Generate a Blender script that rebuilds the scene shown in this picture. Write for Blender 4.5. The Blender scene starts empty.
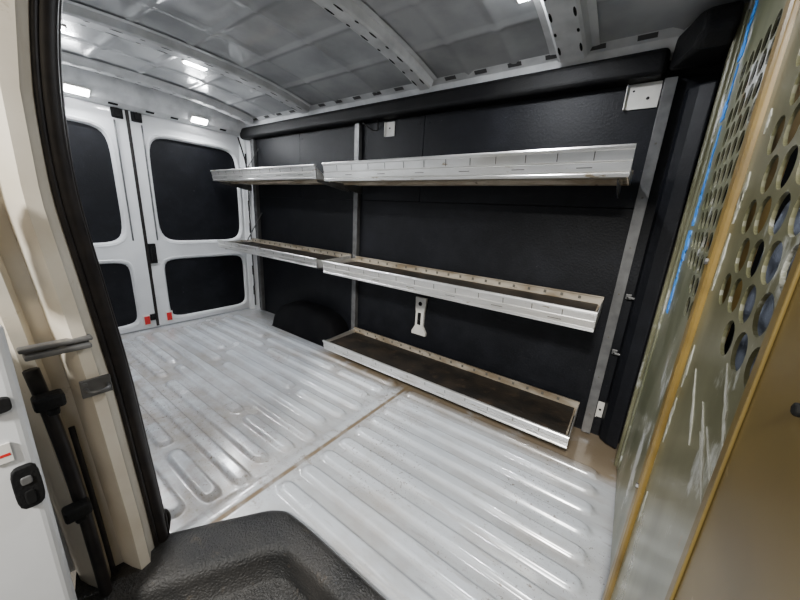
import bpy, bmesh, math, random
from mathutils import Vector, Matrix
random.seed(3)
S = bpy.context.scene
COL = S.collection

# ------------------------------------------------------------------ materials
def nodes(m):
    m.use_nodes = True
    nt = m.node_tree
    return nt, nt.nodes, nt.links, nt.nodes["Principled BSDF"]

def mat(name, c1, c2=None, rough=0.5, metal=0.0, scale=8.0, stretch=(1,1,1), lo=0.4, hi=0.65,
        bump=0.0, bscale=60.0, spots=None, spot_scale=30.0, spot_t=0.68, rvar=0.0, coat=0.0, detail=6, spec=0.5,
        spots2=None, spot2_scale=30.0, spot2_t=0.68, soft=0.05, rot=(0,0,0)):
    m = bpy.data.materials.new(name)
    nt, N, L, B = nodes(m)
    tc = N.new("ShaderNodeTexCoord")
    mp = N.new("ShaderNodeMapping"); mp.inputs["Scale"].default_value = stretch; mp.inputs["Rotation"].default_value = rot
    L.new(tc.outputs["Object"], mp.inputs["Vector"])
    B.inputs["Roughness"].default_value = rough
    B.inputs["Metallic"].default_value = metal
    B.inputs["Coat Weight"].default_value = coat
    B.inputs["Specular IOR Level"].default_value = spec
    c2 = c2 or tuple(v*0.75 for v in c1)
    nz = N.new("ShaderNodeTexNoise"); nz.inputs["Scale"].default_value = scale; nz.inputs["Detail"].default_value = detail
    L.new(mp.outputs[0], nz.inputs["Vector"])
    cr = N.new("ShaderNodeValToRGB")
    cr.color_ramp.elements[0].position = lo; cr.color_ramp.elements[0].color = (*c1, 1)
    cr.color_ramp.elements[1].position = hi; cr.color_ramp.elements[1].color = (*c2, 1)
    L.new(nz.outputs["Fac"], cr.inputs[0])
    out = cr.outputs[0]
    for col, sc, th in ((spots,spot_scale,spot_t),(spots2,spot2_scale,spot2_t)):
        if not col: continue
        n2 = N.new("ShaderNodeTexNoise"); n2.inputs["Scale"].default_value = sc; n2.inputs["Detail"].default_value = 8
        n2.inputs["Roughness"].default_value = 0.7
        L.new(mp.outputs[0], n2.inputs["Vector"])
        r2 = N.new("ShaderNodeValToRGB")
        r2.color_ramp.elements[0].position = th; r2.color_ramp.elements[0].color = (0,0,0,1)
        r2.color_ramp.elements[1].position = th+soft; r2.color_ramp.elements[1].color = (1,1,1,1)
        L.new(n2.outputs["Fac"], r2.inputs[0])
        mx = N.new("ShaderNodeMixRGB"); mx.inputs[2].default_value = (*col, 1)
        L.new(r2.outputs[0], mx.inputs[0]); L.new(out, mx.inputs[1])
        out = mx.outputs[0]
    L.new(out, B.inputs["Base Color"])
    if rvar:
        mr = N.new("ShaderNodeMapRange"); mr.inputs["To Min"].default_value = max(0.03, rough-rvar); mr.inputs["To Max"].default_value = rough+rvar
        L.new(nz.outputs["Fac"], mr.inputs[0]); L.new(mr.outputs[0], B.inputs["Roughness"])
    if bump:
        n3 = N.new("ShaderNodeTexNoise"); n3.inputs["Scale"].default_value = bscale; n3.inputs["Detail"].default_value = 3
        L.new(tc.outputs["Object"], n3.inputs["Vector"])
        bp = N.new("ShaderNodeBump"); bp.inputs["Strength"].default_value = bump; bp.inputs["Distance"].default_value = 0.004
        L.new(n3.outputs["Fac"], bp.inputs["Height"]); L.new(bp.outputs[0], B.inputs["Normal"])
    return m

M = {}
M['white'] = mat("white_paint", (0.76,0.77,0.78), (0.64,0.65,0.66), rough=0.28, coat=0.3, scale=3)
M['jamb'] = mat("cream_white_paint", (0.76,0.70,0.59), (0.64,0.57,0.46), rough=0.25, coat=0.4, scale=5, spots=(0.38,0.29,0.19), spot_scale=14, spot_t=0.64, soft=0.12)
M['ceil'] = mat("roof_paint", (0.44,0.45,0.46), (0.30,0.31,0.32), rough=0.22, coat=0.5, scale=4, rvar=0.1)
M['rib'] = mat("rib_paint", (0.68,0.69,0.70), (0.50,0.51,0.52), rough=0.3, coat=0.3, scale=10)
M['hole'] = mat("dark_hole", (0.01,0.01,0.01), rough=0.8, spec=0.1)
M['railhole'] = mat("rail_hole", (0.07,0.07,0.07), rough=0.8)
M['gap'] = mat("slot_line", (0.12,0.11,0.09), rough=0.7)
M['black'] = mat("black_plastic", (0.004,0.004,0.005), (0.009,0.009,0.009), rough=0.55, bump=0.4, bscale=150, rvar=0.1, spec=0.22)
M['arch'] = mat("arch_plastic", (0.003,0.003,0.004), (0.006,0.006,0.007), rough=0.7, bump=0.3, bscale=150, spec=0.12)
M['step'] = mat("step_plastic", (0.012,0.012,0.012), (0.03,0.028,0.026), rough=0.48, bump=1.0, bscale=160, spots=(0.10,0.08,0.06), spot_scale=18, spot_t=0.60, soft=0.15, spec=0.4)
M['rubber'] = mat("rubber", (0.008,0.006,0.006), (0.020,0.016,0.014), rough=0.5, scale=20, spec=0.35)
M['alu'] = mat("aluminium", (0.86,0.85,0.83), (0.68,0.67,0.64), rough=0.28, metal=0.8, scale=14, stretch=(0.3,1,1), spots=(0.40,0.33,0.23), spot_scale=26, spot_t=0.62)
M['alu_dirty'] = mat("dirty_aluminium", (0.52,0.46,0.37), (0.26,0.20,0.13), rough=0.5, metal=0.3, scale=18, stretch=(0.4,1,1), spots=(0.10,0.065,0.04), spot_scale=24, spot_t=0.62)
M['steel'] = mat("grey_steel", (0.17,0.17,0.17), (0.12,0.12,0.12), rough=0.4, metal=0.5, scale=20)
M['mat'] = mat("shelf_mat", (0.009,0.008,0.007), (0.026,0.019,0.013), rough=0.6, bump=0.3, bscale=90, lo=0.40, hi=0.65, spots=(0.065,0.042,0.026), spot_scale=14, spot_t=0.56, soft=0.18, spec=0.3)
M['olive'] = mat("olive_paint", (0.17,0.165,0.10), (0.085,0.085,0.045), rough=0.3, scale=3.5, rvar=0.12, lo=0.35, hi=0.65, spots=(0.42,0.43,0.40), spot_scale=4.5, spot_t=0.58, soft=0.06, stretch=(1,1.6,0.7), rot=(0.6,0,0), spots2=(0.20,0.12,0.05), spot2_scale=22, spot2_t=0.65)
M['olive_plate'] = mat("brown_olive_paint", (0.155,0.108,0.030), (0.105,0.072,0.020), rough=0.42, scale=5, spots=(0.24,0.18,0.09), spot_scale=26, spot_t=0.66)
M['grey_green'] = mat("smeared_grey_green", (0.20,0.20,0.14), (0.10,0.105,0.06), rough=0.3, scale=7, stretch=(1,1,0.5), lo=0.35, hi=0.6, spots=(0.50,0.51,0.49), spot_scale=8, spot_t=0.56, soft=0.05, spots2=(0.20,0.11,0.04), spot2_scale=18, spot2_t=0.62)
M['ochre'] = mat("ochre_paint", (0.20,0.13,0.030), (0.125,0.08,0.018), rough=0.4, scale=12, spots=(0.36,0.30,0.18), spot_scale=22, spot_t=0.64)
M['blue'] = mat("blue_tape", (0.02,0.18,0.65), (0.05,0.30,0.80), rough=0.6, scale=30)
M['red'] = mat("red_reflector", (0.65,0.02,0.02), (0.5,0.015,0.015), rough=0.2, coat=0.5)
M['fabric'] = mat("grey_blue_fabric", (0.12,0.14,0.18), (0.08,0.09,0.12), rough=0.9, bump=0.3, bscale=200)
M['ground'] = mat("concrete", (0.30,0.28,0.25), (0.22,0.20,0.18), rough=0.8, scale=4)
M['plastic_white'] = mat("white_plastic", (0.75,0.73,0.68), rough=0.4)
M['smear'] = mat("dried_filler", (0.42,0.42,0.37), (0.25,0.25,0.19), rough=0.6, scale=30)
M['dark'] = mat("dark_interior", (0.02,0.02,0.022), rough=0.8, spec=0.2)

def emis(name, col, st):
    m = bpy.data.materials.new(name); nt,N,L,B = nodes(m)
    nz = N.new("ShaderNodeTexNoise"); nz.inputs["Scale"].default_value = 3
    cr = N.new("ShaderNodeValToRGB")
    cr.color_ramp.elements[0].color = (*col,1); cr.color_ramp.elements[1].color = (*[min(1,c*1.03) for c in col],1)
    L.new(nz.outputs[0], cr.inputs[0]); L.new(cr.outputs[0], B.inputs["Emission Color"])
    B.inputs["Emission Strength"].default_value = st
    return m
M['lamp'] = emis("lamp_lens", (0.95,0.97,1.0), 60)

def liner():
    m = bpy.data.materials.new("black_liner"); nt,N,L,B = nodes(m)
    tc = N.new("ShaderNodeTexCoord")
    v = N.new("ShaderNodeTexVoronoi"); v.inputs["Scale"].default_value = 110
    L.new(tc.outputs["Object"], v.inputs["Vector"])
    bp = N.new("ShaderNodeBump"); bp.inputs["Strength"].default_value = 0.25; bp.inputs["Distance"].default_value = 0.002
    L.new(v.outputs["Distance"], bp.inputs["Height"]); L.new(bp.outputs[0], B.inputs["Normal"])
    nz = N.new("ShaderNodeTexNoise"); nz.inputs["Scale"].default_value = 5; nz.inputs["Detail"].default_value = 10; nz.inputs["Roughness"].default_value = 0.7
    L.new(tc.outputs["Object"], nz.inputs["Vector"])
    cr = N.new("ShaderNodeValToRGB"); cr.color_ramp.elements[0].position = 0.45; cr.color_ramp.elements[0].color = (0.0035,0.004,0.006,1)
    cr.color_ramp.elements[1].position = 0.75; cr.color_ramp.elements[1].color = (0.011,0.012,0.016,1)
    L.new(nz.outputs["Fac"], cr.inputs[0]); 
    n2 = N.new("ShaderNodeTexNoise"); n2.inputs["Scale"].default_value = 60; n2.inputs["Detail"].default_value = 6
    L.new(tc.outputs["Object"], n2.inputs["Vector"])
    r2 = N.new("ShaderNodeValToRGB"); r2.color_ramp.elements[0].position=0.72; r2.color_ramp.elements[1].position=0.78
    L.new(n2.outputs["Fac"], r2.inputs[0])
    mx = N.new("ShaderNodeMixRGB"); mx.inputs[2].default_value=(0.06,0.06,0.07,1)
    L.new(r2.outputs[0], mx.inputs[0]); L.new(cr.outputs[0], mx.inputs[1]); L.new(mx.outputs[0], B.inputs["Base Color"])
    B.inputs["Roughness"].default_value = 0.52
    B.inputs["Specular IOR Level"].default_value = 0.24
    return m
M['liner'] = liner()

def floor_mat():
    m = bpy.data.materials.new("floor_paint"); nt,N,L,B = nodes(m)
    tc = N.new("ShaderNodeTexCoord")
    sx = N.new("ShaderNodeSeparateXYZ"); L.new(tc.outputs["Object"], sx.inputs[0])
    def math_(op,a,b=None):
        n = N.new("ShaderNodeMath"); n.operation = op
        for i,v in enumerate((a,b)):
            if v is None: continue
            if isinstance(v,(int,float)): n.inputs[i].default_value = v
            else: L.new(v, n.inputs[i])
        return n.outputs[0]
    def noise(sc, det=6, r=0.5, st=(1,1,1), off=0):
        mp = N.new("ShaderNodeMapping"); mp.inputs["Scale"].default_value = st; mp.inputs["Location"].default_value=(off,off*2,0)
        L.new(tc.outputs["Object"], mp.inputs[0])
        n = N.new("ShaderNodeTexNoise"); n.inputs["Scale"].default_value = sc; n.inputs["Detail"].default_value = det; n.inputs["Roughness"].default_value = r
        L.new(mp.outputs[0], n.inputs[0]); return n.outputs["Fac"]
    def ramp(v,a,b):
        n = N.new("ShaderNodeMapRange"); n.inputs["From Min"].default_value=a; n.inputs["From Max"].default_value=b
        L.new(v, n.inputs[0]); return n.outputs[0]
    def mix(f,a,col):
        n = N.new("ShaderNodeMixRGB"); L.new(f,n.inputs[0])
        if isinstance(a,tuple): n.inputs[1].default_value=(*a,1)
        else: L.new(a,n.inputs[1])
        n.inputs[2].default_value=(*col,1); return n.outputs[0]
    c = mix(ramp(noise(2.2,4),0.35,0.7),(0.64,0.67,0.71),(0.50,0.53,0.57))
    low = math_('SUBTRACT',1.0,ramp(sx.outputs[2],0.001,0.010))
    c = mix(math_('MULTIPLY',low,math_('MULTIPLY',ramp(noise(4,8,0.6,(0.5,1,1)),0.30,0.60),0.50)), c, (0.27,0.25,0.22))
    c = mix(math_('MULTIPLY',ramp(noise(9,6,0.6,(0.12,2.0,1),11),0.48,0.62),0.25), c, (0.33,0.34,0.36))
    c = mix(math_('MULTIPLY',ramp(noise(5,8,0.65,(0.6,1,1)),0.50,0.70),0.45), c, (0.32,0.26,0.19))
    rear = ramp(sx.outputs[0],-0.90,-1.0)
    reg = math_('MULTIPLY', ramp(sx.outputs[1],1.0,0.45), math_('MULTIPLY',rear, ramp(noise(7,8,0.7,(1,1,1),3),0.36,0.60)))
    c = mix(math_('MULTIPLY',reg,0.65), c, (0.26,0.20,0.14))
    c = mix(math_('MULTIPLY',ramp(noise(30,4,0.6,(0.15,1,1),5),0.61,0.67),0.4), c, (0.30,0.28,0.26))
    gate = ramp(noise(2.6,3,0.5,(1,1,1),21),0.45,0.60)
    c = mix(math_('MULTIPLY',gate,math_('MULTIPLY',ramp(noise(60,5,0.7),0.60,0.64),0.8)), c, (0.14,0.10,0.065))
    c = mix(math_('MULTIPLY',gate,math_('MULTIPLY',ramp(noise(150,3,0.6,(1,1,1),7),0.64,0.68),0.8)), c, (0.09,0.065,0.045))
    d = math_('ABSOLUTE', math_('ADD', sx.outputs[0], 0.915))
    seam = math_('SUBTRACT', 1.0, ramp(d,0.005,0.011))
    c = mix(math_('MULTIPLY', seam, ramp(noise(14,6),0.10,0.5)), c, (0.20,0.15,0.10))
    near = math_('SUBTRACT', 1.0, ramp(d,0.01,0.12))
    c = mix(math_('MULTIPLY', near, math_('MULTIPLY',ramp(noise(16,9,0.8,(1,1,1),13),0.53,0.62),0.7)), c, (0.20,0.15,0.10))
    w = math_('MULTIPLY', ramp(sx.outputs[1],1.34,1.42), ramp(sx.outputs[0],-1.75,-1.55))
    w = math_('MULTIPLY', w, ramp(noise(9,6),0.2,0.45))
    c = mix(math_('MULTIPLY', w, 0.9), c, (0.27,0.20,0.12))
    L.new(c, B.inputs["Base Color"])
    r = N.new("ShaderNodeMapRange"); r.inputs["To Min"].default_value=0.08; r.inputs["To Max"].default_value=0.36
    L.new(noise(6,6), r.inputs[0]); L.new(r.outputs[0], B.inputs["Roughness"])
    B.inputs["Coat Weight"].default_value=0.5
    B.inputs["Coat Roughness"].default_value=0.12
    B.inputs["Metallic"].default_value=0.12
    return m
M['floor'] = floor_mat()

# ------------------------------------------------------------------ helpers
def finish(bm, name, mats, parent=None, smooth=False, bevel=0.0, seg=2, **props):
    me = bpy.data.meshes.new(name)
    bmesh.ops.recalc_face_normals(bm, faces=bm.faces)
    if smooth:
        for f in bm.faces: f.smooth = True
    bm.to_mesh(me); bm.free()
    ob = bpy.data.objects.new(name, me)
    COL.objects.link(ob)
    for m in (mats if isinstance(mats,(list,tuple)) else [mats]): me.materials.append(M[m])
    if bevel:
        b = ob.modifiers.new("bevel","BEVEL"); b.width = bevel; b.segments = seg; b.limit_method='ANGLE'; b.angle_limit=math.radians(40)
    if parent: ob.parent = parent
    for k,v in props.items(): ob[k]=v
    return ob

def abox(bm, a, b, mi=0):
    x0,y0,z0 = [min(a[i],b[i]) for i in range(3)]; x1,y1,z1 = [max(a[i],b[i]) for i in range(3)]
    vs = [bm.verts.new(p) for p in ((x0,y0,z0),(x1,y0,z0),(x1,y1,z0),(x0,y1,z0),(x0,y0,z1),(x1,y0,z1),(x1,y1,z1),(x0,y1,z1))]
    for q in ((0,3,2,1),(4,5,6,7),(0,1,5,4),(1,2,6,5),(2,3,7,6),(3,0,4,7)):
        f = bm.faces.new([vs[i] for i in q]); f.material_index = mi

def box(name, a, b, m, bevel=0.003, **k):
    bm = bmesh.new(); abox(bm,a,b)
    return finish(bm,name,m,bevel=bevel,**k)

def prism(bm, pts, fn0, fn1, mi=0):
    A = [bm.verts.new(fn0(p)) for p in pts]; Bv = [bm.verts.new(fn1(p)) for p in pts]
    n=len(pts)
    for i in range(n):
        f=bm.faces.new((A[i],A[(i+1)%n],Bv[(i+1)%n],Bv[i])); f.material_index=mi
    f=bm.faces.new(A[::-1]); f.material_index=mi
    f=bm.faces.new(Bv); f.material_index=mi

def sweep(bm, rings, closed=False, mi=0, caps=False):
    R=[[bm.verts.new(p) for p in r] for r in rings]
    for a,b in zip(R[:-1],R[1:]):
        n=len(a)
        for i in range(n if closed else n-1):
            f=bm.faces.new((a[i],a[(i+1)%n],b[(i+1)%n],b[i])); f.material_index=mi
    if caps:
        bm.faces.new(R[0][::-1]); bm.faces.new(R[-1])

def ring(bm, c, A, B, a, b, n, fn, depth, per=10, cham=0.0, mi=0, off=(0,0)):
    pts=[]
    for i in range(per): pts.append((-1+2*i/per,-1))
    for i in range(per): pts.append((1,-1+2*i/per))
    for i in range(per): pts.append((1-2*i/per,1))
    for i in range(per): pts.append((-1,1-2*i/per))
    o0=[];i0=[];i1=[];o1=[]
    for u,v in pts:
        k=(abs(u)**n+abs(v)**n)**(-1/n)
        P=(c[0]+u*A,c[1]+v*B)
        Q0=(c[0]+off[0]+u*k*(a+cham),c[1]+off[1]+v*k*(b+cham)); Q=(c[0]+off[0]+u*k*a,c[1]+off[1]+v*k*b)
        o0.append(bm.verts.new(fn(P[0],P[1],0))); i0.append(bm.verts.new(fn(Q0[0],Q0[1],0)))
        i1.append(bm.verts.new(fn(Q[0],Q[1],depth))); o1.append(bm.verts.new(fn(P[0],P[1],depth)))
    N=len(pts)
    for i in range(N):
        j=(i+1)%N
        for q in ((o0[i],o0[j],i0[j],i0[i]),(i0[i],i0[j],i1[j],i1[i]),(i1[i],i1[j],o1[j],o1[i]),(o1[i],o1[j],o0[j],o0[i])):
            f=bm.faces.new(q); f.material_index=mi

def cyl(bm, c, axis, r, h, n=16, mi=0, r2=None):
    ax=Vector(axis).normalized(); up=Vector((0,0,1)) if abs(ax.z)<0.9 else Vector((1,0,0))
    u=ax.cross(up).normalized(); v=ax.cross(u); c=Vector(c); r2 = r if r2 is None else r2
    A=[bm.verts.new(c+(u*math.cos(t)+v*math.sin(t))*r) for t in [2*math.pi*i/n for i in range(n)]]
    Bv=[bm.verts.new(c+ax*h+(u*math.cos(t)+v*math.sin(t))*r2) for t in [2*math.pi*i/n for i in range(n)]]
    for i in range(n):
        f=bm.faces.new((A[i],A[(i+1)%n],Bv[(i+1)%n],Bv[i])); f.material_index=mi
    f=bm.faces.new(A[::-1]); f.material_index=mi
    f=bm.faces.new(Bv); f.material_index=mi

def cr_path(P, k=8):
    P=[Vector(p) for p in P]; out=[]
    Q=[P[0]*2-P[1]]+P+[P[-1]*2-P[-2]]
    for i in range(1,len(Q)-2):
        for j in range(k):
            t=j/k
            a,b,c,d=Q[i-1],Q[i],Q[i+1],Q[i+2]
            out.append(0.5*((2*b)+(c-a)*t+(2*a-5*b+4*c-d)*t*t+(3*b-a-3*c+d)*t**3))
    out.append(P[-1]); return out

def tube(bm, P, rx, ry=None, n=10, ref=Vector((1,0,0)), mi=0):
    ry = ry or rx; rings=[]
    for i,p in enumerate(P):
        t=(P[min(i+1,len(P)-1)]-P[max(i-1,0)]).normalized()
        u=(ref-t*ref.dot(t)).normalized(); v=t.cross(u)
        rings.append([p+u*math.cos(a)*rx+v*math.sin(a)*ry for a in [2*math.pi*k/n for k in range(n)]])
    sweep(bm, rings, closed=True, mi=mi, caps=True)

def sstep(a,b,x):
    t=max(0,min(1,(x-a)/(b-a))); return t*t*(3-2*t)

# ------------------------------------------------------------------ dimensions
XR=-2.97      # rear door inner face
XF=0.14       # bulkhead
YW=1.70       # far wall
def ceil_z(y):
    return 1.745-0.085*abs((y-0.86)/0.84)**2.4

# ------------------------------------------------------------------ floor
ribsF=[(y,-0.85,0.05) for y in [0.56+0.104*i for i in range(9)]]
ribsR=[]
for i in range(13):
    y=0.17+0.104*i
    if i%3==0: ribsR.append((y,-2.82,-1.02))
    elif i%3==1: ribsR += [(y,-2.82,-2.10),(y,-1.95,-1.07)]
    else: ribsR += [(y,-2.82,-2.25),(y,-2.12,-1.45),(y,-1.33,-1.04)]
def capsule(x,y,r):
    yc,x0,x1=r
    if abs(y-yc)>0.05: return 0
    dx=max(x0-x,0,x-x1); d=math.hypot(dx,y-yc)
    return 0.015*(1-sstep(0.019,0.033,d))
def fh(x,y):
    h=0
    for r in (ribsF if x>-0.92 else ribsR): h=max(h,capsule(x,y,r))
    h+=0.006*(1-sstep(0.018,0.026,abs(x+0.945)))
    return h
def in_step(x,y):
    if y>0.49 or x<-1.0: return False
    lim = 0.16+(x+1.0)/0.25*0.30
    return y<min(lim,0.47)
bm=bmesh.new()
nx,ny=230,340
x0,x1,y0,y1=-3.0,0.16,0.04,1.705
G=[[bm.verts.new((x0+(x1-x0)*i/nx, y0+(y1-y0)*j/ny, fh(x0+(x1-x0)*i/nx, y0+(y1-y0)*j/ny))) for j in range(ny+1)] for i in range(nx+1)]
for i in range(nx):
    for j in range(ny):
        cx=x0+(x1-x0)*(i+.5)/nx; cy=y0+(y1-y0)*(j+.5)/ny
        if in_step(cx,cy): continue
        bm.faces.new((G[i][j],G[i+1][j],G[i+1][j+1],G[i][j+1]))
bmesh.ops.delete(bm,geom=[v for v in bm.verts if not v.link_faces],context='VERTS')
floor=finish(bm,"floor",['floor'],smooth=True,kind="structure",label="white painted corrugated steel cargo floor with grime")
ground=box("floor",(-6,-4,-0.62),(3,3.5,-0.60),'ground',bevel=0,kind="structure",label="concrete ground outside the van")

# ------------------------------------------------------------------ ceiling with ribs
bm=bmesh.new()
nx,ny=260,120
x0,x1,y0,y1=-3.02,1.25,0.06,1.70
RX=[-2.72,-2.02,-1.04,-0.34]
def ch(x,y):
    z=ceil_z(y)
    for yc in (0.35,0.62,0.86,1.12,1.38):
        z-=0.006*(1-sstep(0.006,0.020,abs(y-yc)))
    for xc in (-2.40,-1.72,-1.38,-0.80,-0.58,0.0):
        z-=0.005*(1-sstep(0.006,0.022,abs(x-xc)))
    return z
G=[[bm.verts.new((x0+(x1-x0)*i/nx, y0+(y1-y0)*j/ny, ch(x0+(x1-x0)*i/nx, y0+(y1-y0)*j/ny))) for j in range(ny+1)] for i in range(nx+1)]
for i in range(nx):
    for j in range(ny): bm.faces.new((G[i][j],G[i+1][j],G[i+1][j+1],G[i][j+1]))
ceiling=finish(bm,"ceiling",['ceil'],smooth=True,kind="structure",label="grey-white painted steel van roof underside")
sol=ceiling.modifiers.new("s","SOLIDIFY"); sol.thickness=0.01; sol.offset=1

def roof_rib(xc,w=0.05,big=0):
    bm=bmesh.new(); rings=[]
    ys=[0.10+ (1.60-0.10)*i/30 for i in range(31)]
    prof=[(-w-0.03,-0.006),(-w-0.004,-0.008),(-w+0.006,-0.036),(-w+0.016,-0.042),(w-0.016,-0.042),(w-0.006,-0.036),(w+0.004,-0.008),(w+0.03,-0.006)]
    for y in ys: rings.append([(xc+dx,y,ceil_z(y)+dz) for dx,dz in prof])
    sweep(bm,rings)
    y=0.2; k=0
    while y<1.55:
        L=(0.05,0.022)[k%2]
        for sx in (-1,1):
            vs=[]
            for t in [2*math.pi*q/12 for q in range(12)]:
                yy=y+L/2*math.sin(t)
                vs.append(bm.verts.new((xc+sx*(w-0.022)+0.005*math.cos(t), yy, ceil_z(yy)-0.0432)))
            f=bm.faces.new(vs); f.material_index=1
        y+=0.095; k+=1
    return finish(bm,"roof_rib",['rib','hole'],parent=ceiling,smooth=False)
roof_rib(RX[0],0.045); roof_rib(RX[1],0.05); roof_rib(RX[2],0.045); roof_rib(RX[3],0.06)

# side roof rail
bm=bmesh.new()
prof=[(1.70,1.615),(1.655,1.625),(1.635,1.665),(1.585,1.69),(1.57,1.715),(1.60,1.735),(1.70,1.70)]
prism(bm,prof,lambda p:(-3.0,p[0],p[1]),lambda p:(0.2,p[0],p[1]))
x=-2.85
while x<0.15:
    a=Vector((0,1.632,1.6655)); b=Vector((0,1.590,1.687)); n=Vector((0,-0.45,-0.9))*0.0015
    q=[(x,a.lerp(b,0.25)),(x+0.06,a.lerp(b,0.25)),(x+0.06,a.lerp(b,0.7)),(x,a.lerp(b,0.7))]
    f=bm.faces.new([bm.verts.new((xx,(v+n).y,(v+n).z)) for xx,v in q]); f.material_index=1
    x+=0.16
finish(bm,"trim_1",['rib','railhole'],kind="structure",label="painted steel roof rail with rectangular holes")

# ------------------------------------------------------------------ far wall
box("wall_left",(-3.0,YW,-0.02),(1.25,YW+0.05,1.70),'dark',bevel=0,kind="structure",label="dark van side wall behind liner panels")
box("trim_2",(-2.93,1.615,1.548),(-0.02,1.70,1.636),'black',bevel=0.022,seg=4,kind="structure",label="black padded rail along the top of the side wall")
def panel(xa,xb,za,zb,lab):
    bm=bmesh.new(); abox(bm,(xa,1.686,za),(xb,1.70,zb))
    for sx in (xa+0.03,xb-0.03):
        for sz in (za+0.04,(za+zb)/2,zb-0.04): cyl(bm,(sx,1.686,sz),(0,-1,0),0.006,0.002,8)
    finish(bm,"wall_panel",['liner'],bevel=0.002,label=lab,category="wall panel",group="black liner panels on the van side wall")
panel(-2.88,-2.20,1.08,1.545,"black textured liner panel above the rear shelves")
panel(-2.197,-1.58,1.08,1.545,"black textured liner panel above the rear shelves")
panel(-1.577,-1.083,1.08,1.545,"black textured liner panel near the middle shelf upright")
panel(-1.08,-0.005,1.08,1.545,"long black textured liner panel above the top shelf")
panel(-2.88,-1.58,0.02,1.077,"large black textured liner panel behind the wheel arch")
panel(-1.577,-0.005,0.02,1.077,"large black textured liner panel behind the long shelves")
panel(0.0,0.135,0.02,1.545,"narrow black liner panel beside the bulkhead")
bm=bmesh.new()
prof=[(1.65,1.56),(1.58,1.545),(1.50,1.56),(1.46,1.60),(1.46,1.655),(1.50,1.67),(1.65,1.67)]
prism(bm,prof,lambda p:(-0.015+0.06*(p[0]<1.52),p[0],p[1]),lambda p:(0.13,p[0],p[1]))
finish(bm,"corner_moulding",['black'],bevel=0.014,seg=3,label="black plastic corner moulding above the end upright",category="trim moulding")
bm=bmesh.new()
prof=[(0.050,1.684),(0.060,1.645),(0.085,1.62),(0.130,1.60),(0.130,1.684)]
prism(bm,prof,lambda p:(p[0],p[1],0.02),lambda p:(p[0],p[1],1.50))
finish(bm,"pillar_cover",['liner'],bevel=0.008,label="black body pillar cover beside the bulkhead",category="pillar cover")
for z in (0.70,0.44):
    bm=bmesh.new(); abox(bm,(0.026,1.676,z),(0.046,1.684,z+0.022)); abox(bm,(0.030,1.655,z+0.006),(0.066,1.662,z+0.014)); abox(bm,(0.030,1.655,z+0.006),(0.038,1.68,z+0.014))
    finish(bm,"bracket",['steel'],bevel=0.001,label="small steel clip on the liner beside the end upright",category="bracket")

# ------------------------------------------------------------------ rear wall, doors
bm=bmesh.new()
abox(bm,(-3.05,0.0,-0.05),(-2.99,0.10,1.74)); abox(bm,(-3.05,1.66,-0.05),(-2.99,1.74,1.74)); abox(bm,(-3.05,0.0,1.60),(-2.99,1.74,1.76))
abox(bm,(-3.05,0.0,-0.10),(-2.99,1.74,0.0))
wr=finish(bm,"wall_rear",['white'],bevel=0.006,kind="structure",label="white painted rear door surround")
bm=bmesh.new()
prof=[(-2.99,1.585),(-2.95,1.575),(-2.90,1.60),(-2.86,1.655),(-2.84,1.735),(-2.99,1.76)]
prism(bm,prof,lambda p:(p[0],0.06,p[1]),lambda p:(p[0],1.68,p[1]))
for y in (0.3,0.45,0.75,0.95,1.1,1.45): 
    f=bm.faces.new([bm.verts.new(v) for v in ((-2.9245,y,1.583),(-2.9245,y+0.05,1.583),(-2.907,y+0.05,1.5925),(-2.907,y,1.5925))]); f.material_index=1
finish(bm,"trim_3",['rib','hole'],bevel=0.008,kind="structure",label="painted steel header above the rear doors")
bm=bmesh.new()
prof=[(-2.99,1.625),(-2.955,1.635),(-2.94,1.658),(-2.905,1.665),(-2.885,1.686),(-2.885,1.70),(-2.99,1.70)]
prism(bm,prof,lambda p:(p[0],p[1],0.0),lambda p:(p[0],p[1],1.60))
for z in [0.15,0.35,0.55,0.75,0.95,1.15,1.35]:
    abox(bm,(-2.935,1.658,z),(-2.912,1.6615,z+0.09),1)
finish(bm,"trim_4",['white','hole'],bevel=0.004,kind="structure",label="white painted rear corner pillar")
bm=bmesh.new()
tube(bm,cr_path([(-2.90,1.652,0.05),(-2.895,1.650,0.5),(-2.902,1.650,0.9),(-2.895,1.648,1.3),(-2.92,1.60,1.56)],6),0.006,n=8)
finish(bm,"wire",['rubber'],smooth=True,label="black wire loom running up the rear corner pillar",category="wire")

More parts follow.
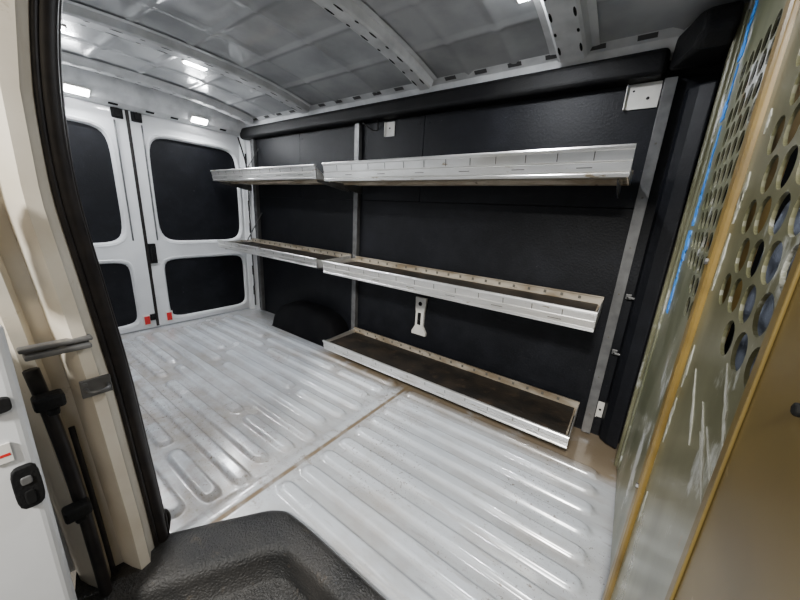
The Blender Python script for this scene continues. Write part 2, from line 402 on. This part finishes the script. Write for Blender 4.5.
def rear_door(i, ya, yb, wa, wb):
    fn=lambda p,q,d:(XR-d,p,q)
    bm=bmesh.new()
    zs=[0.015,0.60,1.585]
    cy=(ya+yb)/2; A=(yb-ya)/2
    wc=(wa+wb)/2; wh=(wb-wa)/2
    ring(bm,(cy,(zs[1]+zs[2])/2),A,(zs[2]-zs[1])/2,wh,0.375,7,fn,0.03,per=16,cham=0.014,off=(wc-cy,-0.025))
    ring(bm,(cy,(zs[0]+zs[1])/2),A,(zs[1]-zs[0])/2,wh,0.235,9,fn,0.03,per=16,cham=0.014,off=(wc-cy,-0.005))
    for (zc,hb,n) in ((1.0675,0.39,7),(0.3025,0.25,9)):
        P=[]
        for k in range(65):
            t=2*math.pi*k/64; u,v=math.cos(t),math.sin(t); kk=(abs(u)**n+abs(v)**n)**(-1/n)
            P.append(Vector((XR,wc+u*kk*(wh+0.022),zc+v*kk*(hb+0.012))))
        tube(bm,P,0.004,0.008,n=6,ref=Vector((1,0,0)))
    d=finish(bm,"door_%d"%i,['white'],kind="structure",label="white painted rear cargo door with black inset panels")
    box("window_panel",(XR-0.034,wc-wh-0.02,0.66),(XR-0.022,wc+wh+0.02,1.45),'liner',bevel=0.004,parent=d,label="black textured panel filling the window opening")
    box("lower_panel",(XR-0.034,wc-wh-0.02,0.05),(XR-0.020,wc+wh+0.02,0.55),'liner',bevel=0.004,parent=d,label="black textured lower door panel")
    return d
d1=rear_door(1,0.862,1.655,0.965,1.595)
d2=rear_door(2,0.085,0.850,0.14,0.735)
bm=bmesh.new(); abox(bm,(XR-0.03,0.846,0.02),(XR+0.006,0.866,1.58)); finish(bm,"weather_strip",['rubber'],parent=d1,bevel=0.003)
def latch(parent,y,z,w,h,name="latch"):
    bm=bmesh.new()
    abox(bm,(XR,y-w/2,z-h/2),(XR+0.018,y+w/2,z+h/2)); abox(bm,(XR+0.018,y-w/4,z-h/3),(XR+0.034,y+w/4,z+h/4))
    cyl(bm,(XR+0.018,y,z+h*0.3),(1,0,0),w*0.2,0.01,12)
    return finish(bm,name,['black'],parent=parent,bevel=0.003)
latch(d1,0.905,1.545,0.06,0.06); latch(d2,0.80,1.545,0.06,0.06)
latch(d1,0.885,0.60,0.05,0.15); latch(d2,0.83,0.10,0.04,0.05)
def refl(parent,y):
    bm=bmesh.new(); abox(bm,(XR,y-0.026,0.035),(XR+0.006,y+0.026,0.125),0); abox(bm,(XR+0.006,y-0.018,0.047),(XR+0.010,y+0.018,0.113),1)
    finish(bm,"reflector",['plastic_white','red'],parent=parent,bevel=0.002,label="red rectangular reflector")
refl(d1,0.94); refl(d2,0.79)
for y,par in ((0.93,d1),(0.78,d2)):
    bm=bmesh.new(); tube(bm,cr_path([(XR+0.008,y,1.5),(XR+0.008,y,1.0),(XR+0.008,y,0.70)],4),0.005,n=8); finish(bm,"latch_rod",['steel'],parent=par,smooth=True)

# ------------------------------------------------------------------ shelving
YB=1.650
def upright(x,za,zb,lab):
    bm=bmesh.new()
    w=0.019
    prof=[(x-w,1.684),(x-w,1.654),(x+w,1.654),(x+w,1.684),(x+w-.005,1.684),(x+w-.005,1.660),(x-w+.005,1.660),(x-w+.005,1.684)]
    prism(bm,prof,lambda p:(p[0],p[1],za),lambda p:(p[0],p[1],zb))
    z=za+0.10
    while z<zb-0.04:
        cyl(bm,(x,1.6545,z),(0,-1,0),0.004,0.001,8,mi=1); z+=0.20
    return finish(bm,"shelf_upright",['steel','gap'],bevel=0.0015,label=lab,category="shelf upright",group="grey steel shelf uprights")
upright(0.0,0.02,1.543,"grey steel upright beside the bulkhead")
upright(-1.575,0.02,1.545,"grey steel upright between the shelf bays")
upright(-2.80,0.02,1.545,"grey steel upright by the rear doors")

def shelf(xa,xb,z,yf,lab,H=0.094,dk=0.0):
    bm=bmesh.new()
    abox(bm,(xa+0.01,yf+0.006,z+dk),(xb-0.01,YB-0.006,z+dk+0.010))
    abox(bm,(xa+0.02,yf+0.12,z-0.015),(xb-0.02,yf+0.125,z+dk))
    root=finish(bm,"shelf",['alu_dirty'],bevel=0.001,label=lab,category="shelf",group="aluminium tray shelves along the van wall")
    box("shelf_mat",(xa+0.016,yf+0.012,z+dk+0.0105),(xb-0.016,YB-0.010,z+dk+0.016),'mat',bevel=0.002,parent=root,label="black rubber shelf mat, dirty")
    s=H/0.094
    P=[(0.004,-0.006),(-0.006,-0.006),(-0.008,0.004),(-0.004,0.010),(-0.008,0.014),(-0.011,0.040),(-0.006,0.044),(-0.010,0.048),(-0.015,0.078),(-0.021,0.080),(-0.023,0.088),(-0.020,0.094),(-0.006,0.094),(-0.004,0.088),(-0.008,0.078),(0.004,0.010)]
    P=[(a*(0.5+s/2),b*s) for a,b in P]
    bm=bmesh.new()
    prism(bm,P,lambda p:(xa,yf+p[0],z+p[1]),lambda p:(xb,yf+p[0],z+p[1]))
    n=int((xb-xa)/0.11)
    g=0.5+s/2
    for k in range(1,n):
        xx=xa+(xb-xa)*k/n+random.uniform(-.003,.003)
        q=[(xx-0.0015,-0.0110,0.049),(xx+0.0015,-0.0110,0.049),(xx+0.0015,-0.0158,0.077),(xx-0.0015,-0.0158,0.077)]
        f=bm.faces.new([bm.verts.new((a,yf+b*g-0.001,z+c*s)) for a,b,c in q]); f.material_index=1
        if k%2==0:
            q=[(xx-0.05,-0.0092,0.024),(xx+0.0,-0.0092,0.024),(xx+0.0,-0.0096,0.027),(xx-0.05,-0.0096,0.027)]
            f=bm.faces.new([bm.verts.new((a,yf+b*g-0.0015,z+c*s)) for a,b,c in q]); f.material_index=1
    finish(bm,"front_lip",['alu','gap'],parent=root,label="ribbed bare aluminium front lip")
    bm=bmesh.new()
    zt=z+max(0.05,dk+0.052)
    abox(bm,(xa,YB-0.006,z-0.004),(xb,YB,zt)); abox(bm,(xa,YB-0.014,zt-0.004),(xb,YB,zt))
    xx=xa+0.05
    while xx<xb-0.08:
        abox(bm,(xx,YB-0.0075,zt-0.026),(xx+0.012,YB-0.0055,zt-0.012),1); xx+=0.075
    finish(bm,"back_lip",['alu_dirty','gap'],parent=root,label="slotted aluminium back lip stained brown")
    for sx,xx in ((1,xa),(-1,xb)):
        bm=bmesh.new()
        poly=[(yf-0.004,-0.004),(YB-0.006,-0.004),(YB-0.006,dk+0.04),(yf+0.05,dk+0.028),(yf-0.010,H*0.9)]
        prism(bm,poly,lambda p:(xx,p[0],z+p[1]),lambda p:(xx+sx*0.004,p[0],z+p[1]))
        finish(bm,"end_lip",['alu'],parent=root,bevel=0.001)
        bm=bmesh.new()
        poly=[(YB,-0.006),(yf+0.03,-0.006),(yf+0.03,-0.018),(YB-0.06,-0.05),(YB,-0.055)]
        prism(bm,poly,lambda p:(xx+sx*0.03,p[0],z+p[1]),lambda p:(xx+sx*0.034,p[0],z+p[1]))
        finish(bm,"support_arm",['steel'],parent=root,bevel=0.001)
    return root
YF=1.365
shelf(-1.55,-0.05,0.095,YF-0.01,"low aluminium tray shelf with dirty black mat",H=0.060,dk=0.024)
shelf(-1.55,-0.05,0.618,YF-0.01,"middle aluminium tray shelf with black mat",H=0.076,dk=0.030)
shelf(-1.55,-0.05,1.170,YF,"top long aluminium tray shelf",H=0.094)
shelf(-2.872,-1.60,0.64,1.345,"short aluminium tray shelf by the rear doors, middle tier",H=0.060,dk=0.016)
shelf(-2.872,-1.60,1.180,1.345,"short aluminium tray shelf by the rear doors, top tier",H=0.076)

def plate(name,xa,xb,za,zb,lab,y=1.684,t=0.005,holes=()):
    bm=bmesh.new(); abox(bm,(xa,y-t,za),(xb,y,zb))
    abox(bm,(xa,y-t-0.012,za),(xa+0.004,y-t,zb))
    for hx,hz,r in holes: cyl(bm,(hx,y-t,hz),(0,-1,0),r,0.002,12,mi=1)
    return finish(bm,name,['plastic_white','hole'],bevel=0.0015,label=lab,category="bracket")
plate("mounting_plate",-0.135,-0.024,1.455,1.545,"white metal mounting plate at top of the end upright",holes=((-0.06,1.49,0.006),(-0.11,1.52,0.004)))
plate("mounting_plate",-1.36,-1.29,1.455,1.535,"small white metal mounting plate on the liner",holes=((-1.325,1.50,0.005),))
plate("outlet_cover",0.022,0.049,0.11,0.19,"small white plastic cover plate low beside the upright",holes=((0.036,0.15,0.006),))
bm=bmesh.new()
poly=[(-1.045,0.50),(-0.965,0.50),(-0.972,0.43),(-0.978,0.40),(-0.978,0.31),(-0.955,0.27),(-0.955,0.25),(-1.06,0.25),(-1.06,0.27),(-1.037,0.31),(-1.037,0.40),(-1.042,0.43)]
prism(bm,poly,lambda p:(p[0],1.686,p[1]),lambda p:(p[0],1.668,p[1]))
abox(bm,(-1.020,1.664,0.32),(-0.996,1.669,0.40),1); cyl(bm,(-1.007,1.668,0.46),(0,-1,0),0.014,0.003,14,mi=1)
finish(bm,"anchor_bracket",['plastic_white','hole'],bevel=0.003,label="white cast anchor bracket on the liner above the low shelf",category="bracket")
for z,l in ((1.17,"top"),(0.64,"middle")):
    bm=bmesh.new(); tube(bm,[Vector((-2.74,1.675,z+0.30)),Vector((-2.70,1.50,z+0.065))],0.005,n=8)
    finish(bm,"brace_rod",['steel'],label="thin steel brace rod holding the rear %s shelf"%l,category="brace rod")
bm=bmesh.new(); tube(bm,cr_path([(-1.52,1.65,1.545),(-1.47,1.676,1.505),(-1.42,1.678,1.505),(-1.40,1.65,1.548)],5),0.004,n=6)
finish(bm,"wire",['rubber'],smooth=True,label="black wire sagging below the padded rail",category="wire")

# wheel arch : low moulded box
bm=bmesh.new()
rings=[]
Y0=1.684
for k in range(33):
    t=math.pi*k/32
    c,s=math.cos(t),math.sin(t)
    kk=(abs(c)**3+abs(s)**3)**(-1/3)
    xx=-2.02-0.39*c*kk; zz=0.24*s*kk
    rings.append([(xx,Y0,zz+0.001),(xx,1.62,zz+0.001),(xx,1.56,max(0.0,zz-0.010)),(xx,1.525,max(0,zz-0.045)),(xx,1.51,max(0,zz-0.10)),(xx,1.50,0.0)])
sweep(bm,rings)
finish(bm,"wheel_arch_cover",['arch'],smooth=True,label="low rounded black wheel arch cover under the rear shelves",category="wheel arch")

# ------------------------------------------------------------------ ceiling lights
def light_fixture(x,y,z,nrm,power,lab,L=0.10,W=0.04,col=(0.93,0.96,1.0)):
    bm=bmesh.new(); abox(bm,(-W,-L,0.0),(W,L,0.012)); 
    ob=finish(bm,"ceiling_light",['plastic_white'],bevel=0.004,label=lab,category="ceiling light",group="LED lights on the van roof")
    bm=bmesh.new(); abox(bm,(-W*0.75,-L*0.9,-0.008),(W*0.75,L*0.9,0.001)); 
    lens=finish(bm,"lamp_lens",['lamp'],bevel=0.004,parent=ob,label="glowing white lens")
    ob.location=(x,y,z); q=Vector((0,0,-1)).rotation_difference(Vector(nrm).normalized()); ob.rotation_mode='QUATERNION'; ob.rotation_quaternion=q
    ld=bpy.data.lights.new("lamp","AREA"); ld.shape='RECTANGLE'; ld.size=W*1.6; ld.size_y=L*1.8; ld.energy=power; ld.color=col
    lo=bpy.data.objects.new("lamp_light",ld); COL.objects.link(lo); lo.parent=ob; lo.location=(0,0,-0.012)
    return ob
light_fixture(-2.875,0.60,1.605,(0.6,0,-0.8),5.0,"small bright LED light on the rear header",L=0.06,W=0.03)
light_fixture(-2.875,1.28,1.605,(0.6,0,-0.8),5.0,"small bright LED light on the rear header",L=0.06,W=0.03)
light_fixture(-2.12,0.95,1.722,(0,0,-1),8.0,"bright LED light on the roof beside a rib",L=0.06,W=0.025)
light_fixture(-2.20,0.40,1.70,(0,0,-1),6.0,"bright LED light on the roof beside a rib",L=0.06,W=0.025)
light_fixture(-0.44,1.18,1.715,(0,0,-1),10.0,"bright LED light on the roof over the long shelves",L=0.09,W=0.035)

# ------------------------------------------------------------------ bulkhead
def bfn(x): return lambda p,q,d:(x+d,p,q)
root=bpy.data.objects.new("bulkhead_partition",None); COL.objects.link(root); root.location=(0,0,0)
root["label"]="olive painted perforated steel bulkhead between cargo area and cab"; root["category"]="partition"
def perf(name,x,ya,yb,za,zb,cell,r,hy0,hy1,hz0,hz1,m,skip=lambda i,j:False):
    bm=bmesh.new(); fn=bfn(x); t=0.004
    rowh=cell*0.88
    nr=int((hz1-hz0)/rowh); nc=int((hy1-hy0)/cell)
    ztop=hz0+nr*rowh; yend=hy0+(nc+0.5)*cell
    def solid(a,b,c,d):
        if b-a>1e-5 and d-c>1e-5: abox(bm,(x,a,c),(x+t,b,d))
    solid(ya,yb,za,hz0); solid(ya,yb,ztop,zb); solid(ya,hy0,hz0,ztop); solid(yend,yb,hz0,ztop)
    for j in range(nr):
        o=0.5*cell*(j%2)
        z0_=hz0+j*rowh
        if j%2: solid(hy0,hy0+o,z0_,z0_+rowh)
        else: solid(hy0+nc*cell,yend,z0_,z0_+rowh)
        for i in range(nc):
            a=hy0+o+i*cell
            if skip(i,j): solid(a,a+cell,z0_,z0_+rowh)
            else: ring(bm,(a+cell/2,z0_+rowh/2),cell/2,rowh/2,r,r,2,fn,t,per=5)
    bmesh.ops.remove_doubles(bm,verts=bm.verts,dist=1e-5)
    return finish(bm,name,m,parent=root)
perf("perforated_panel",XF,0.84,1.50,0.02,1.66,0.058,0.0235,0.87,1.26,0.80,1.42,['grey_green'],
     skip=lambda i,j:(j<2 and i>2) or (j>8 and i<1))["label"]="grey-green smeared panel with round holes"
perf("perforated_panel",XF-0.012,0.40,0.80,0.02,1.66,0.060,0.0245,0.43,0.70,0.84,1.40,['olive'],
     skip=lambda i,j:(j==0 and i>2))["label"]="olive green panel with large round holes"
bm=bmesh.new()
prof=[(XF+0.03,0.770),(XF-0.018,0.770),(XF-0.022,0.777),(XF-0.022,0.806),(XF-0.018,0.816),(XF+0.03,0.82)]
prism(bm,prof,lambda p:(p[0],p[1],0.01),lambda p:(p[0],p[1],1.67))
finish(bm,"post",['ochre'],parent=root,bevel=0.002,label="ochre painted vertical post")
bm=bmesh.new()
abox(bm,(XF-0.030,0.10,0.01),(XF-0.010,0.390,1.02)); abox(bm,(XF-0.013,0.10,1.02),(XF-0.008,0.40,1.66))
abox(bm,(XF-0.033,0.376,0.02),(XF-0.030,0.390,1.01))
for z in (0.893,0.30): cyl(bm,(XF-0.030,0.300,z),(-1,0,0),0.005,0.004,6,mi=1)
finish(bm,"solid_plate",['olive_plate','hole'],parent=root,bevel=0.003,label="brown-olive solid steel plate with bolts")
for z in (0.45,0.95,1.4):
    bm=bmesh.new(); cyl(bm,(XF-0.022,0.793,z),(-1,0,0),0.006,0.004,6); finish(bm,"bolt",['steel'],parent=root)
for s_ in range(14):
    bm=bmesh.new()
    zc_=random.uniform(0.15,1.5); yy=random.uniform(0.735,0.752) if s_<9 else random.uniform(0.42,0.60); h=random.uniform(0.03,0.10)
    if s_>=9: zc_=random.uniform(0.66,0.80)
    N=10; L_=[];R_=[]
    for k in range(N):
        t=k/(N-1); e=math.sin(math.pi*t); sh=(0.10*t if s_>=9 else 0)
        L_.append((yy+sh-0.008*e*(0.4+random.random()),zc_+h*t)); R_.append((yy+sh+0.008*e*(0.3+random.random())+0.001,zc_+h*t))
    prism(bm,L_+R_[::-1],lambda p:(XF-0.0132,p[0],p[1]),lambda p:(XF-0.0118,p[0],p[1]))
    finish(bm,"filler_smear",['smear'],parent=root,label="dried pale filler smear")
bm=bmesh.new()
prof=[(XF-0.006,1.495),(XF-0.012,1.50),(XF-0.012,1.53),(XF,1.54),(XF+0.03,1.54),(XF+0.03,1.495)]
prism(bm,prof,lambda p:(p[0],p[1],0.01),lambda p:(p[0],p[1],1.66))
finish(bm,"edge_channel",['olive'],parent=root,bevel=0.001)
bm=bmesh.new()
z=0.74
while z<1.64:
    h=random.uniform(0.05,0.12); w=random.uniform(0.008,0.028); o=random.uniform(-0.014,0.014)
    N=9; L_=[];R_=[]
    for k in range(N):
        t=k/(N-1); L_.append((1.33+o-w*(0.5+random.random()),z+h*t)); R_.append((1.33+o+w*(0.3+random.random()),z+h*t))
    prism(bm,L_+R_[::-1],lambda p:(XF-0.0025,p[0],p[1]),lambda p:(XF-0.0002,p[0],p[1])); z+=h*(0.92 if random.random()<0.7 else 1.15)
finish(bm,"masking_tape",['blue'],parent=root,label="torn blue masking tape strips")
bm=bmesh.new()
P=[Vector((XF-0.002,1.42+0.01*math.sin(z*9)+random.uniform(-.004,.004),z)) for z in [0.05+0.04*k for k in range(40)]]
tube(bm,P,0.004,0.012,n=6); finish(bm,"sealant_bead",['grey_green'],parent=root,smooth=True)

# seat in the cab
seat=bpy.data.objects.new("passenger_seat",None); COL.objects.link(seat); seat.location=(0.55,0.62,0.0)
seat["label"]="grey-blue fabric cab seat behind the bulkhead"; seat["category"]="seat"
def soft(name,a,b,m,par):
    bm=bmesh.new(); abox(bm,a,b)
    bmesh.ops.subdivide_edges(bm,edges=bm.edges,cuts=2,use_grid_fill=True)
    ob=finish(bm,name,m,smooth=True); s=ob.modifiers.new("s","SUBSURF"); s.levels=2; s.render_levels=2
    ob.parent=par; ob.location=-par.location; return ob
soft("backrest",(0.24,0.60,0.32),(0.40,1.12,1.12),['fabric'],seat)
soft("headrest",(0.26,0.74,1.15),(0.36,1.00,1.34),['fabric'],seat)
soft("cushion",(0.36,0.58,0.22),(0.86,1.14,0.38),['fabric'],seat)
bm=bmesh.new(); abox(bm,(0.40,0.62,0.0),(0.82,1.08,0.23)); 
b_=finish(bm,"seat_base",['black'],bevel=0.01,parent=seat); b_.location=-seat.location
box("wall_front",(1.2,0.0,-0.02),(1.25,1.70,1.70),'dark',bevel=0,kind="structure",label="dark cab front")
box("wall_right",(0.18,-0.06,-0.3),(1.25,-0.02,1.70),'jamb',bevel=0,kind="structure",label="cab side body beside the bulkhead")
box("floor",(0.16,0.0,-0.04),(1.25,1.70,0.0),'dark',bevel=0,kind="structure",label="dark cab floor")

# ------------------------------------------------------------------ near side: pillar, seal, sliding door, step
seam=[(0.0,0.205),(0.19,0.20),(0.57,0.183),(0.80,0.166),(0.99,0.151),(1.17,0.155),(1.33,0.175),(1.50,0.215),(1.62,0.26)]
def ysh(z):
    for (a,b),(c,d) in zip(seam[:-1],seam[1:]):
        if z<=c: return b+(d-b)*max(0,(z-a))/(c-a)
    return seam[-1][1]
bm=bmesh.new(); rings=[]
cs=[(-1.10,0.015),(-1.00,0.010),(-0.965,0.0),(-0.945,-0.012),(-0.935,-0.030),(-0.905,-0.040),(-0.900,-0.062),(-0.930,-0.075),(-0.960,-0.085),(-0.965,-0.110),(-0.930,-0.120),(-0.925,-0.140),(-0.960,-0.155),(-0.990,-0.165),(-1.10,-0.170),(-3.05,-0.170)]
for k in range(50):
    z=-0.30+1.95*k/49
    o=ysh(z)
    d=0.010*sstep(0.68,0.72,z)
    rings.append([(x+(d if -0.98<x<-0.9 and y<-0.05 else 0),min(o+y,1) if x>-2 else 0.0,z) for x,y in cs])
sweep(bm,rings)
pil=finish(bm,"wall_right",['jamb'],smooth=True,kind="structure",label="cream-white painted side body and door pillar")
pil.modifiers.new("e","EDGE_SPLIT").split_angle=math.radians(50)
box("wall_right",(-2.99,0.02,0.0),(-1.06,0.10,1.70),'white',bevel=0.01,kind="structure",label="white interior side wall behind the pillar")
bm=bmesh.new()
P=cr_path([(-0.955,ysh(z)+0.002,z) for z in (0.02,0.15,0.35,0.57,0.8,1.0,1.17,1.33,1.5,1.60)],6)
tube(bm,P,0.015,0.017,n=14)
P2=[p+Vector((-0.018,0.014,0)) for p in P]; tube(bm,P2,0.008,0.010,n=8)
P3=[p+Vector((0.012,-0.016,0)) for p in P]; tube(bm,P3,0.006,0.006,n=8)
finish(bm,"door_seal",['rubber'],smooth=True,parent=pil,label="thick black rubber door seal on the pillar")
bm=bmesh.new()
abox(bm,(-0.900,0.105,0.575),(-0.892,0.155,0.615)); tube(bm,cr_path([(-0.893,0.112,0.595),(-0.872,0.115,0.595),(-0.866,0.130,0.595),(-0.872,0.145,0.595),(-0.893,0.148,0.595)],5),0.004,n=8,ref=Vector((0,0,1)))
cyl(bm,(-0.892,0.112,0.607),(1,0,0),0.005,0.003,8)
finish(bm,"striker_plate",['steel'],bevel=0.001,parent=pil,label="steel striker plate with loop on the pillar")
bm=bmesh.new()
abox(bm,(-0.915,0.040,0.69),(-0.88,0.135,0.700)); abox(bm,(-0.915,0.035,0.703),(-0.89,0.140,0.712))
finish(bm,"track_bracket",['steel'],bevel=0.003,parent=pil,label="grey steel track bracket on the pillar")
bm=bmesh.new()  # black strips added for the shaded gap between sliding door and pillar
tube(bm,cr_path([(-0.905,0.072,-0.1),(-0.905,0.070,0.15),(-0.91,0.066,0.35),(-0.915,0.058,0.52),(-0.915,0.046,0.66)],6),0.010,0.012,n=8)
tube(bm,cr_path([(-0.925,0.094,0.05),(-0.928,0.090,0.25),(-0.93,0.082,0.50)],6),0.004,0.006,n=6)
finish(bm,"gap_strip",['rubber'],smooth=True,parent=pil,label="black strip standing in for the dark gap beside the door")
for z in (0.30,0.58):
    bm=bmesh.new(); abox(bm,(-0.91,0.035,z),(-0.875,0.080,z+0.03)); abox(bm,(-0.90,0.05,z-0.02),(-0.885,0.07,z)); 
    finish(bm,"hinge_arm",['black'],bevel=0.006,parent=pil)
# sliding door (open)
bm=bmesh.new()
prof=[(-0.80,0.030),(-0.79,0.020),(-0.785,-0.10),(-0.80,-0.14),(-1.6,-0.15),(-1.6,-0.09),(-0.86,-0.05),(-0.86,0.026)]
prism(bm,prof,lambda p:(p[0],p[1]-0.012,-0.25),lambda p:(p[0],p[1]-0.005,0.79))
sd=finish(bm,"door_3",['white'],bevel=0.006,kind="structure",label="white sliding side door slid open beside the pillar")
def pill(name,y,z,w,h,par,m='black',x=-0.787,dep=0.008):
    bm=bmesh.new(); pts=[]
    for k in range(24):
        t=2*math.pi*k/24; u,v=math.cos(t),math.sin(t); kk=(abs(u)**4+abs(v)**4)**(-0.25); pts.append((y+u*kk*w/2,z+v*kk*h/2))
    prism(bm,pts,lambda p:(x-0.004,p[0],p[1]),lambda p:(x+dep,p[0],p[1]))
    return finish(bm,name,[m],parent=par,bevel=0.002)
pill("latch_cover",0.002,0.495,0.034,0.085,sd)
pill("latch_slot",0.002,0.475,0.014,0.03,sd,m='hole',dep=0.010)
pill("latch_slot",0.002,0.511,0.014,0.016,sd,m='steel',dep=0.011)
pill("hole_patch",-0.008,0.66,0.036,0.026,sd)  # raised black patch standing in for a dark hole in the door edge
box("label_sticker",(-0.788,-0.026,0.555),(-0.786+0.002,-0.004,0.59),'plastic_white',bevel=0,parent=sd,label="small white and red information sticker")
box("label_band",(-0.785,-0.024,0.567),(-0.7835,-0.006,0.572),'red',bevel=0,parent=sd)
bm=bmesh.new(); abox(bm,(-0.88,-0.02,0.87),(-0.83,0.038,0.97)); abox(bm,(-0.88,-0.01,0.97),(-0.85,0.043,1.02)); abox(bm,(-0.83,-0.01,0.885),(-0.815,0.036,0.92))
finish(bm,"door_latch",['black'],bevel=0.010,seg=3,parent=pil,label="black plastic latch block")

# step well
O=cr_path([(-1.04,0.04,0),(-1.01,0.15,0),(-0.93,0.275,0),(-0.85,0.39,0),(-0.78,0.475,0),(-0.69,0.497,0),(-0.4,0.498,0),(0.10,0.498,0)],6)
I=cr_path([(-0.90,0.01,0),(-0.86,0.10,0),(-0.80,0.20,0),(-0.73,0.31,0),(-0.67,0.395,0),(-0.60,0.415,0),(-0.4,0.417,0),(0.10,0.417,0)],6)
bm=bmesh.new(); sec=[(-0.06,0.004),(-0.03,0.020),(0.08,0.030),(0.35,0.032),(0.85,0.028),(0.97,0.018),(1.02,-0.005),(1.12,-0.060),(1.2,-0.068),(1.55,-0.070),(1.62,-0.080),(1.7,-0.14),(1.75,-0.26)]
rings=[]
for o,i in zip(O,I):
    rings.append([(o.x+(i.x-o.x)*k,o.y+(i.y-o.y)*k,z) for k,z in sec])
sweep(bm,rings)
st=finish(bm,"door_step",['step'],smooth=True,label="black moulded plastic step well at the side door",category="step")
st.modifiers.new("e","EDGE_SPLIT").split_angle=math.radians(55)
bm=bmesh.new(); abox(bm,(-0.80,-0.05,-0.28),(0.10,0.40,-0.26))
for k in range(8): abox(bm,(-0.72,-0.02+0.045*k,-0.262),(0.05,-0.005+0.045*k,-0.254))
finish(bm,"step_tread",['step'],bevel=0.003,parent=st)
bm=bmesh.new(); tube(bm,cr_path([(-0.975,0.225,0.008),(-0.985,0.24,0.06),(-0.98,0.23,0.10),(-0.965,0.225,0.07),(-0.96,0.225,0.008)],5),0.005,n=8)
finish(bm,"wire",['rubber'],smooth=True,label="short black wire loop at the pillar base",category="wire")

# ------------------------------------------------------------------ lights / world
def area(name,loc,tgt,size,e,col):
    ld=bpy.data.lights.new(name,'AREA'); ld.size=size; ld.energy=e; ld.color=col
    o=bpy.data.objects.new(name,ld); COL.objects.link(o); o.location=loc
    o.rotation_euler=(Vector(tgt)-Vector(loc)).to_track_quat('-Z','Y').to_euler(); return o
area("garage_light",(-0.05,-1.5,2.35),(-0.7,1.1,0.1),0.3,135,(1.0,0.98,0.93))
area("garage_light",(-2.2,-2.0,2.4),(-1.0,0.3,0.6),0.8,25,(1.0,0.82,0.55))
area("garage_light",(1.2,-1.2,2.3),(-0.9,0.1,0.9),0.4,18,(1.0,0.86,0.66))
w=bpy.data.worlds.new("World"); S.world=w; w.use_nodes=True
w.node_tree.nodes["Background"].inputs[0].default_value=(0.86,0.92,1.0,1); w.node_tree.nodes["Background"].inputs[1].default_value=0.34

# ------------------------------------------------------------------ camera
cd=bpy.data.cameras.new("camera"); cam=bpy.data.objects.new("camera",cd); COL.objects.link(cam); S.camera=cam
cd.sensor_width=36; cd.lens=318/800*36; cd.clip_start=0.01
zc=Vector((0.556,-0.795,0.261)).normalized(); xc=Vector((0.807,0.580,0.058)); xc=(xc-zc*xc.dot(zc)).normalized(); yc=zc.cross(xc)
R=Matrix((xc,yc,zc)).transposed().to_4x4()
cam.matrix_world=Matrix.Translation((0,0,1.0))@R
